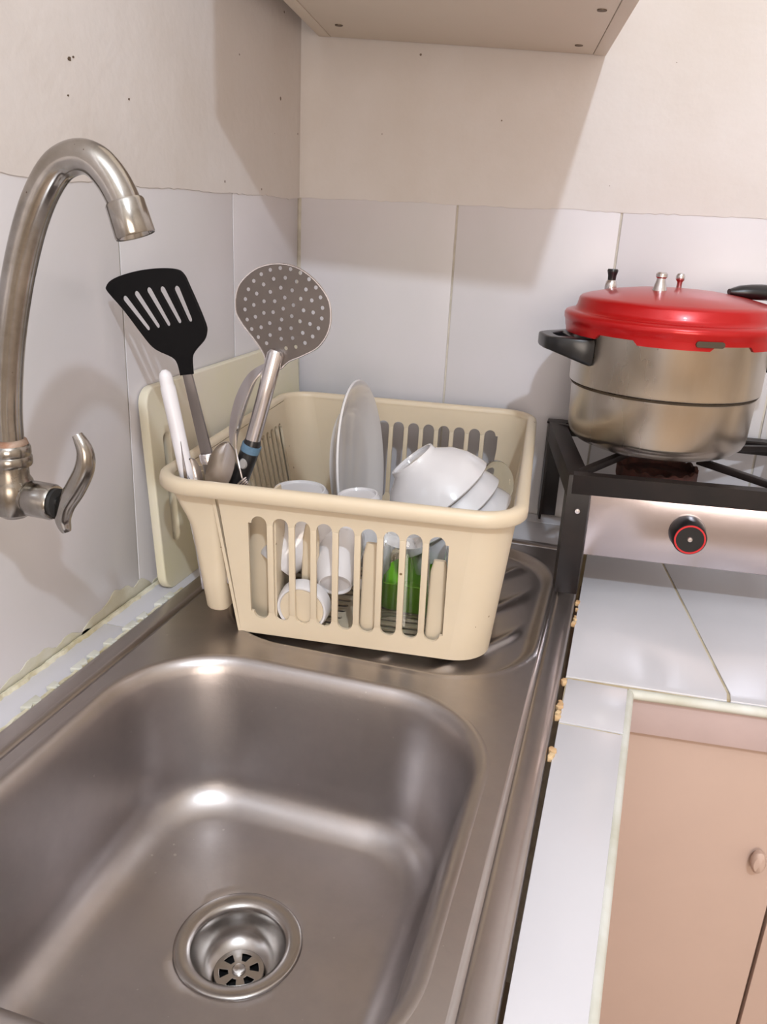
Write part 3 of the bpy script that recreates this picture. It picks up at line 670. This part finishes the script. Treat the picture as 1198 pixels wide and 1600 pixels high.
hl2 = MB().tube([hpts[0]+(hpts[0]-hpts[1])*0.6]+hpts, [0.0025, 0.0058, 0.0072, 0.0068, 0.0068], 18)
obj('handle', hl2, M_cutl, sx_)
gp = [SKF @ Vector(p) for p in ((0.1386, 0.1850, 0.004), (0.1368, 0.1780, 0.004), (0.1290, 0.1560, 0.004), (0.1175, 0.1250, 0.004), (0.1060, 0.0950, 0.004))]
gr_ = obj('grip', MB().tube(gp, [0.0068, 0.0084, 0.0084, 0.0080, 0.0070], 18), M_blackpl, sx_)
bnd = [gp[1]+(gp[1]-gp[2]).normalized()*0.0025, gp[1]+(gp[2]-gp[1]).normalized()*0.0045]
obj('blue_band', MB().tube(bnd, 0.0087, 18), M_tag, gr_)
mid_ = gp[1]+(gp[2]-gp[1])*0.62+Vector((0.001, -0.0086, 0))
obj('grip_badge', MB().lathe([(0, 0.001), (0.0030, 0.001), (0.0036, 0.0), (0.0036, -0.002)], 16, frame(mid_, (0, -1, 0.1), (1, 0, 0)) @ Matrix.Diagonal((1, 1.35, 1, 1))), M_hook, gr_)
# spoons: shell bowl + flattened stem
def spoon(name, label, cat, tip, neck, end, w_, depth, facing, m=M_cutl, sw=0.0034, group=None):
    tip, neck, end = Vector(tip), Vector(neck), Vector(end)
    t = thing(name, label, cat, end, group)
    ax_ = (neck-tip); L_ = ax_.length; F = frame(tip, ax_, Vector(facing).cross(ax_)); # z along the bowl, y = facing-ish
    loops = []
    N1, N2 = 14, 10
    def half(i, off):
        s = 0.5-0.5*math.cos(PI*i/N1)
        hw_ = w_*math.sqrt(max(0.0, 1-((s-0.47)/(0.47 if s < 0.47 else 0.56))**2)); hw_ = max(hw_, 0.0004); row = []
        for j in range(N2+1):
            q = -1+2*j/N2; dp = depth*(1-q*q)*math.sin(PI*min(1, s*0.9+0.06))
            row.append((q*hw_, -dp-off, s*L_))
        return row
    bm_ = MB(); bm_.loft([half(i, 0)+half(i, 0.0009)[::-1] for i in range(N1+1)], True, True, True, F)
    obj('spoon_bowl', bm_, m, t)
    q = neck+(end-neck)*0.5
    stm = MB().tube([neck-(neck-tip)*0.05, neck+(end-neck)*0.2, q, end], [sw*0.9, sw, sw*1.1, sw*1.5], 10, flat=0.45, up=F.to_3x3() @ Vector((1, 0, 0)))
    obj('stem', stm, m, t); return t
spoon('spoon', 'steel tablespoon with its oval bowl up, beside the spatula ferrule', 'spoon', (0.1222, -0.4560, 0.1840), (0.1050, -0.4560, 0.1330), (0.1130, -0.4480, 0.045), 0.0118, 0.005, (0.25, -0.95, 0.15))
# bent serving spoon seen edge-on behind the skimmer handle
lp = smooth_path([(0.1455, -0.4300, 0.2475), (0.1325, -0.4300, 0.2350), (0.1215, -0.4300, 0.2140), (0.1165, -0.4330, 0.1900), (0.1215, -0.4410, 0.1760), (0.1300, -0.4510, 0.1620), (0.1355, -0.4530, 0.1450)], 5)
t = thing('serving_spoon', 'curved steel serving spoon seen edge-on beside the skimmer handle', 'spoon', (0.128, -0.437, 0.05))
n_ = len(lp); Lm = []
for i, p in enumerate(lp):
    s = i/(n_-1); tg = (lp[min(i+1, n_-1)]-lp[max(i-1, 0)]).normalized(); sd = Vector((0.62, -0.78, 0.12)); sd = (sd-tg*sd.dot(tg)).normalized(); nn = tg.cross(sd)
    wv = 0.0028+0.0155*math.sin(PI*min(1, 0.03+s/0.72))**0.7 if s < 0.70 else 0.0036
    dp = 0.006*math.sin(PI*min(1, s/0.72)) if s < 0.7 else 0.0
    row = [p+sd*wv*q+nn*(-dp*(1-q*q)) for q in (-1, -0.75, -0.5, -0.25, 0, 0.25, 0.5, 0.75, 1)]
    Lm.append(row+[r+nn*0.0011 for r in row[::-1]])
obj('spoon_bowl', MB().loft(Lm, True, True, True), M_cutl, t)
obj('stem', MB().tube([(0.1353, -0.4530, 0.146), (0.1360, -0.4520, 0.10), (0.1360, -0.4500, 0.03)], 0.0032, 10, flat=0.5), M_cutl, t)
# white stick, knife, teaspoon, fork
t = thing('white_stick', 'round-tipped white plastic stick standing at the left of the cutlery holder', 'utensil', (0.0715, -0.441, 0.05))
p0, p1 = Vector((0.0605, -0.4520, 0.2390)), Vector((0.0990, -0.4500, 0.0400))
d = (p0-p1).normalized()
obj('handle', MB().tube([p0+d*0.0015, p0-d*0.001, p0-d*0.004, p0-d*0.010, p0-d*0.012, p0-d*0.014, p1], [0.002, 0.0048, 0.0058, 0.0060, 0.0060, 0.0066, 0.0066], 18), M_stick, t)
t = thing('table_knife', 'thin steel knife blade beside the white stick', 'knife', (0.083, -0.4575, 0.06))
obj('blade', MB().prism([(0.0772, 0.1800), (0.0788, 0.1690), (0.0822, 0.150), (0.0990, 0.040), (0.0940, 0.040), (0.0790, 0.150)], -0.0005, 0.0005, frame((0, -0.4580, 0), (0, -1, 0), (1, 0, 0)), 0.0001), M_cutl, t)
spoon('teaspoon', 'small steel teaspoon low behind the knife blade', 'spoon', (0.0830, -0.4520, 0.1640), (0.0925, -0.4545, 0.1330), (0.0945, -0.4520, 0.05), 0.0062, 0.003, (0.5, -0.85, 0.1), sw=0.002)
t = thing('fork', 'steel fork with its tines up, in front of the skimmer grip', 'fork', (0.122, -0.458, 0.05))
fk = MB()
for k in range(4):
    o_ = 0.0020*(k-1.5)
    fk.tube(smooth_path([(0.1300+o_*0.75, -0.4585, 0.1330+o_*0.5), (0.1335+o_*0.9, -0.4590, 0.1440-o_*0.5), (0.1410+o_*0.35, -0.4580, 0.1530-o_*0.8)], 4), [0.0009]*8+[0.0004], 6)
obj('tines', fk, M_cutl, t)
obj('stem', MB().tube([(0.1335, -0.4590, 0.1400), (0.1290, -0.4585, 0.1300), (0.1230, -0.4570, 0.1100), (0.1210, -0.4560, 0.05)], [0.0030, 0.0042, 0.0026, 0.0036], 10, flat=0.4), M_cutl, t)

# ------------------------------------------------------------------ gas stove
HS = 0.138
gs = thing('gas_stove', 'black iron table-top gas stove with a steel front panel on the tiled counter', 'stove', (0.56, -0.14, 0.0))
Pfl, Pbl, Pfr, Pbr = Vector((0.4040, -0.2640, HS)), Vector((0.3575, -0.0200, HS)), Vector((0.9000, -0.2180, HS+0.006)), Vector((0.9000, -0.0140, HS+0.006))
def bar(p, q, w_, h_, bev=0.002, up=(0, 0, 1)):
    d = (q-p); F = frame(p, d, (0, 0, 1)); return MB().box((-h_, -w_/2, 0), (0, w_/2, d.length), bev, F)
def angle(p, q, inward, face=0.022, top=0.022, th=0.0025):
    d = (q-p).normalized(); F = frame(p, d, (0, 0, 1)); yv = F.to_3x3() @ Vector((0, 1, 0)); s = 1 if yv.dot(inward) > 0 else -1
    mb = MB(); L_ = (q-p).length
    prof = [(0, 0), (0, top*s), (-th, top*s), (-th, th*s), (-face, th*s), (-face, 0)]
    ins = 0
    mb.prism(prof, 0, L_, F, 0.0006); return mb
obj('front_rail', angle(Pfl+Vector((0.004, 0, 0)), Pfr, Vector((0, 1, 0)), 0.020, 0.014), M_frame, gs)
obj('left_rail', angle(Pfl, Pbl, Vector((1, 0, 0)), 0.024, 0.020), M_frame, gs)
obj('back_rail', angle(Pbl, Pbr, Vector((0, -1, 0)), 0.020, 0.018), M_frame, gs)
midp = (Pfl+Pfr)*0.5+Vector((-0.012, 0, 0)); midq = Vector((0.640, -0.0165, HS+0.003))
obj('middle_rail', bar(midp, midq, 0.016, 0.004), M_frame, gs)
for i, (p, sx, sy) in enumerate(((Pfl, 1, 1), (Pbl, 1, -1), (Pfr, -1, 1), (Pbr, -1, -1))):
    lg = MB(); th = 0.003; a = 0.023
    dirx = Vector((0.995*sx, 0.09*sx, 0)); diry = Vector((-0.17*sy, 0.98*sy, 0)).normalized()
    Fm = Matrix.Translation((p.x, p.y, 0))
    def q(u, v): w2 = dirx*u+diry*v; return (w2.x, w2.y)
    pr = [q(0, 0), q(a, 0), q(a, th), q(th, th), q(th, a), q(0, a)]
    lg.prism(pr, 0.0005 if p.x > 0.43 else 0.0072, HS-0.001, Fm, 0.0005)
    lo2 = obj('leg', lg, M_frame, gs)
    if i == 0:
        obj('screw', MB().lathe([(0, 0.0016), (0.0025, 0.0014), (0.0034, 0.0), (0.0034, -0.001)], 16, frame(Vector((p.x+0.0125, p.y+0.001, 0.1000)), (0.09, -1, 0), (1, 0, 0))), M_cutl, lo2)
# chrome front panel
pd = Vector((0.9957, 0.0925, 0)); FP = frame((0.4275, -0.2530, 0), (0.0925, -0.9957, 0), pd)
pn = MB().box((0.0, 0.0500, -0.0012), (0.47, 0.1180, 0), 0.0004, FP)
pn.box((0.0, 0.0500, -0.05), (0.0012, 0.1180, 0), 0.0004, FP); pn.box((0.0, 0.0500, -0.012), (0.47, 0.0512, 0), 0.0004, FP)
obj('front_panel', pn, M_panel, gs)
kx, kz = 0.0990, 0.0870
FK = frame(FP @ Vector((kx, kz, 0.0)), FP.to_3x3() @ Vector((0.0, 0.0, 1)), pd)
kn = obj('burner_knob', MB().lathe([(0.0175, 0.0), (0.0180, 0.002), (0.0172, 0.006), (0.0165, 0.0195), (0.0155, 0.0212), (0.0, 0.0212)], 36, FK), M_blackpl, gs)
obj('red_ring', MB().lathe([(0.0133, 0.0211), (0.0135, 0.0219), (0.0149, 0.0219), (0.0151, 0.0211)], 40, FK), M_redring, kn)
obj('screw', MB().lathe([(0, 0.0226), (0.0022, 0.0224), (0.0030, 0.0211)], 16, FK), M_cutl, kn)
# burner and grate bars
bcx, bcy = 0.4930, -0.1400
bz = 0.1130
br_ = MB()
N = 72
def ringrow(r, z, amp=0): return [(bcx+r*math.cos(2*PI*i/N), bcy+r*math.sin(2*PI*i/N), z+(amp if (i//2) % 2 else 0)) for i in range(N)]
br_.loft([ringrow(0.0425, bz-0.006), ringrow(0.0440, bz), ringrow(0.0440, bz+0.011, 0.0025), ringrow(0.0405, bz+0.011, 0.0025), ringrow(0.0385, bz+0.004), ringrow(0.018, bz+0.003), ringrow(0.012, bz-0.004), ringrow(0.012, bz-0.030), ringrow(0.018, bz-0.031), ringrow(0.0425, bz-0.006)], True)
obj('burner', br_, M_burner, gs)
obj('gas_pipe', MB().tube([(bcx, bcy, bz-0.022), (0.520, -0.200, bz-0.022), (0.5262, -0.243, 0.087)], 0.006, 12), M_frame, gs)
zt_ = HS-0.001
for (p, q_) in (((0.4085, -0.2500), (0.458, -0.172)), ((0.3640, -0.0320), (0.452, -0.110)), ((0.638, -0.2300), (0.532, -0.168)), ((0.634, -0.0270), (0.530, -0.112))):
    obj('grate_bar', bar(Vector((*p, zt_)), Vector((*q_, zt_+0.0095)), 0.0085, 0.007, 0.0012), M_frame, gs)

# ------------------------------------------------------------------ pressure cooker
cxp, cyp, PB = 0.4840, -0.1360, HS+0.0095
pk = thing('pressure_cooker', 'aluminium pressure cooker with a red lid standing on the gas stove', 'pressure cooker', (cxp, cyp, PB))
TP = Matrix.Translation((cxp, cyp, PB))
obj('pot', MB().lathe([(0.0, 0.0), (0.070, 0.0), (0.0720, 0.0004), (0.0860, 0.0055), (0.0925, 0.0115), (0.0950, 0.0180), (0.0968, 0.0630), (0.0972, 0.0665), (0.0998, 0.0690), (0.1000, 0.0720), (0.1004, 0.1215), (0.1040, 0.1280), (0.1040, 0.1300), (0.0, 0.1300)], 96, TP), M_pot, pk)
obj('seam', MB().lathe([(0.0972, 0.0655), (0.0980, 0.0668), (0.0990, 0.0676), (0.0975, 0.0650)], 96, TP), M_soot, pk)
N = 144
def lidrow(r, z): return [(r*math.cos(2*PI*i/N), r*math.sin(2*PI*i/N), z) for i in range(N)]
lugs = []
for i in range(N):
    a = (360*i/N) % 60
    lugs.append(0.1205 if 12 < a < 48 else 0.1252)
skirt = [(0.1108*math.cos(2*PI*i/N), 0.1108*math.sin(2*PI*i/N), lugs[i]) for i in range(N)]
skirt_in = [(0.1075*math.cos(2*PI*i/N), 0.1075*math.sin(2*PI*i/N), lugs[i]) for i in range(N)]
ldm = MB().loft([lidrow(0.1055, 0.128), skirt_in, skirt, lidrow(0.1112, 0.1275), lidrow(0.1118, 0.1320), lidrow(0.1132, 0.1345), lidrow(0.1132, 0.1385), lidrow(0.1118, 0.1410), lidrow(0.1060, 0.1425), lidrow(0.1025, 0.1440), lidrow(0.1008, 0.1475), lidrow(0.0992, 0.1550), lidrow(0.0970, 0.1572), lidrow(0.0910, 0.1592), lidrow(0.0700, 0.1640), lidrow(0.0450, 0.1675), lidrow(0.0200, 0.1692), lidrow(0.0002, 0.1697)], True, False, True, TP)
lid = obj('lid', ldm, M_red, pk, smooth=50)
a = R(-73)
FS = frame(TP @ Vector((0.1110*math.cos(a), 0.1110*math.sin(a), 0.1272)), (math.cos(a), math.sin(a), 0), (-math.sin(a), math.cos(a), 0))
obj('lock_window', moved(curve_mesh(rrect(0.0135, 0.0026, 0.0025, 5), [], 0.0012, 0.0003), FS @ Matrix.Translation((0, 0, 0.0002))), M_soot, lid)
def valve(x, y, z, prof_, m, name): return obj(name, MB().lathe(prof_, 24, Matrix.Translation((x, y, z))), m, lid)
vz = PB+0.1600
w1 = valve(0.4150, -0.1050, vz-0.0015, [(0, 0), (0.0062, 0.0), (0.0066, 0.002), (0.0066, 0.0080), (0.0055, 0.0120), (0.0042, 0.0135), (0, 0.0135)], M_cutl, 'weight_valve')
obj('valve_cap', MB().lathe([(0, 0.0130), (0.0044, 0.0130), (0.0046, 0.018), (0.0056, 0.0215), (0.0060, 0.0235), (0.0052, 0.0250), (0, 0.0250)], 24, Matrix.Translation((0.4150, -0.1050, vz-0.0015))), M_blackpl, w1)
valve(0.4655, -0.1620, vz+0.0020, [(0, 0), (0.0078, 0.0), (0.0080, 0.004), (0.0062, 0.010), (0.0046, 0.0160), (0.0044, 0.0180), (0.0058, 0.0195), (0.0058, 0.0225), (0.0042, 0.0240), (0, 0.0242)], M_cutl, 'vent_valve')
valve(0.4860, -0.1150, vz+0.0070, [(0, 0), (0.0028, 0.0), (0.0028, 0.0080), (0.0036, 0.0090), (0.0046, 0.0105), (0.0048, 0.0140), (0.0036, 0.0165), (0, 0.0175)], M_cutl, 'safety_valve')
# side handles: bakelite loops
def side_handle(ang):
    F = TP @ Matrix.Rotation(ang, 4, 'Z') @ Matrix.Translation((0.096, 0, 0.1065)) @ Matrix.Diagonal((0.85, 1, 1, 1))
    out = [(0.0, -0.036), (0.010, -0.037), (0.036, -0.027), (0.0455, -0.020), (0.0475, -0.010), (0.0475, 0.010), (0.0455, 0.020), (0.036, 0.027), (0.010, 0.037), (0.0, 0.036)]
    hole = [(0.016, -0.024), (0.0345, -0.0165), (0.0365, -0.009), (0.0365, 0.009), (0.0345, 0.0165), (0.016, 0.024)]
    m_ = curve_mesh(out, [hole], 0.0062, 0.0032)
    for v in m_.v:
        k = max(0, 1-v.x/0.045); v.z = v.z*(0.75+0.75*k)-0.006*k+0.004
    return obj('side_handle', moved(m_, F), M_blackpl, pk)
side_handle(R(200)); side_handle(R(20))
# lid handle
a = R(20)
lh = []
for k in range(13):
    t = k/12; r_ = 0.056+0.135*t
    lh.append((cxp+r_*math.cos(a), cyp+r_*math.sin(a), PB+0.1685+0.002*math.sin(PI*t)-0.010*t*t))
obj('lid_handle', MB().tube(lh, [0.003, 0.0065, 0.0078]+[0.0082]*8+[0.0075, 0.004], 16, flat=1.5, up=(0, 0, 1)), M_blackpl, lid)

# ------------------------------------------------------------------ wall cabinet above
wc = thing('wall_cabinet', 'cream melamine wall cabinet, its underside with screws above the counter', 'cabinet', (0.22, -0.2, 0.57))
cz0, cz1 = 0.5775, 0.5560
A, B, D_, E_ = Vector((0.0250, -0.0030, cz0)), Vector((0.3725, -0.0030, cz1)), Vector((0.4360, -0.4080, cz1+0.004)), Vector((0.0930, -0.4080, cz0-0.003))
def bil(u, v): return A.lerp(B, u).lerp(E_.lerp(D_, u), v)
def slabq(u0, u1, v0, v1, dz0, dz1, bev=0.0008):
    bm = bmesh.new(); q = []
    for dzz in (dz0, dz1):
        for (u, v) in ((u0, v0), (u1, v0), (u1, v1), (u0, v1)):
            q.append(bm.verts.new(bil(u, v)+Vector((0, 0, dzz))))
    for f in ((3, 2, 1, 0), (4, 5, 6, 7), (0, 1, 5, 4), (1, 2, 6, 5), (2, 3, 7, 6), (3, 0, 4, 7)): bm.faces.new([q[i] for i in f])
    bmesh.ops.bevel(bm, geom=bm.edges[:], offset=bev, segments=2, profile=0.6, affect='EDGES')
    return MB().bm(bm)
obj('bottom_panel', slabq(0.046, 0.958, 0.0, 0.955, 0.0004, 0.016), M_melamine, wc)
obj('side_panel', slabq(0.0, 0.0445, 0.0, 0.955, 0.0, 0.45), M_melamine, wc)
obj('side_panel', slabq(0.9595, 1.0, 0.0, 0.955, 0.0, 0.45), M_melamine, wc)
obj('top_panel', slabq(0.0445, 0.9595, 0.0, 0.955, 0.435, 0.45), M_melamine, wc)
obj('back_panel', slabq(0.0445, 0.9595, 0.0, 0.02, 0.016, 0.435), M_melamine, wc)
obj('door', slabq(0.0, 1.0, 0.957, 1.0, 0.0, 0.45), M_melamine, wc)
def find_uv(x, y):
    u, v = 0.5, 0.5
    for _ in range(20):
        p = bil(u, v); e = 1e-4; px, py = bil(u+e, v)-p, bil(u, v+e)-p
        dx, dy = x-p.x, y-p.y; det = (px.x*py.y-px.y*py.x)/e/e
        u += (dx*py.y/e-dy*py.x/e)/det; v += (dy*px.x/e-dx*px.y/e)/det
    return u, v
for (x, y) in ((0.078, -0.078), (0.377, -0.205), (0.3455, -0.050), (0.125, -0.33)):
    p = bil(*find_uv(x, y))
    obj('screw', MB().lathe([(0, -0.0012), (0.0016, -0.0010), (0.0030, -0.0006), (0.0044, -0.0012), (0.0046, 0.0002), (0.0046, 0.002)], 20, Matrix.Translation(p+Vector((0, 0, 0.0006)))), M_screw, wc)
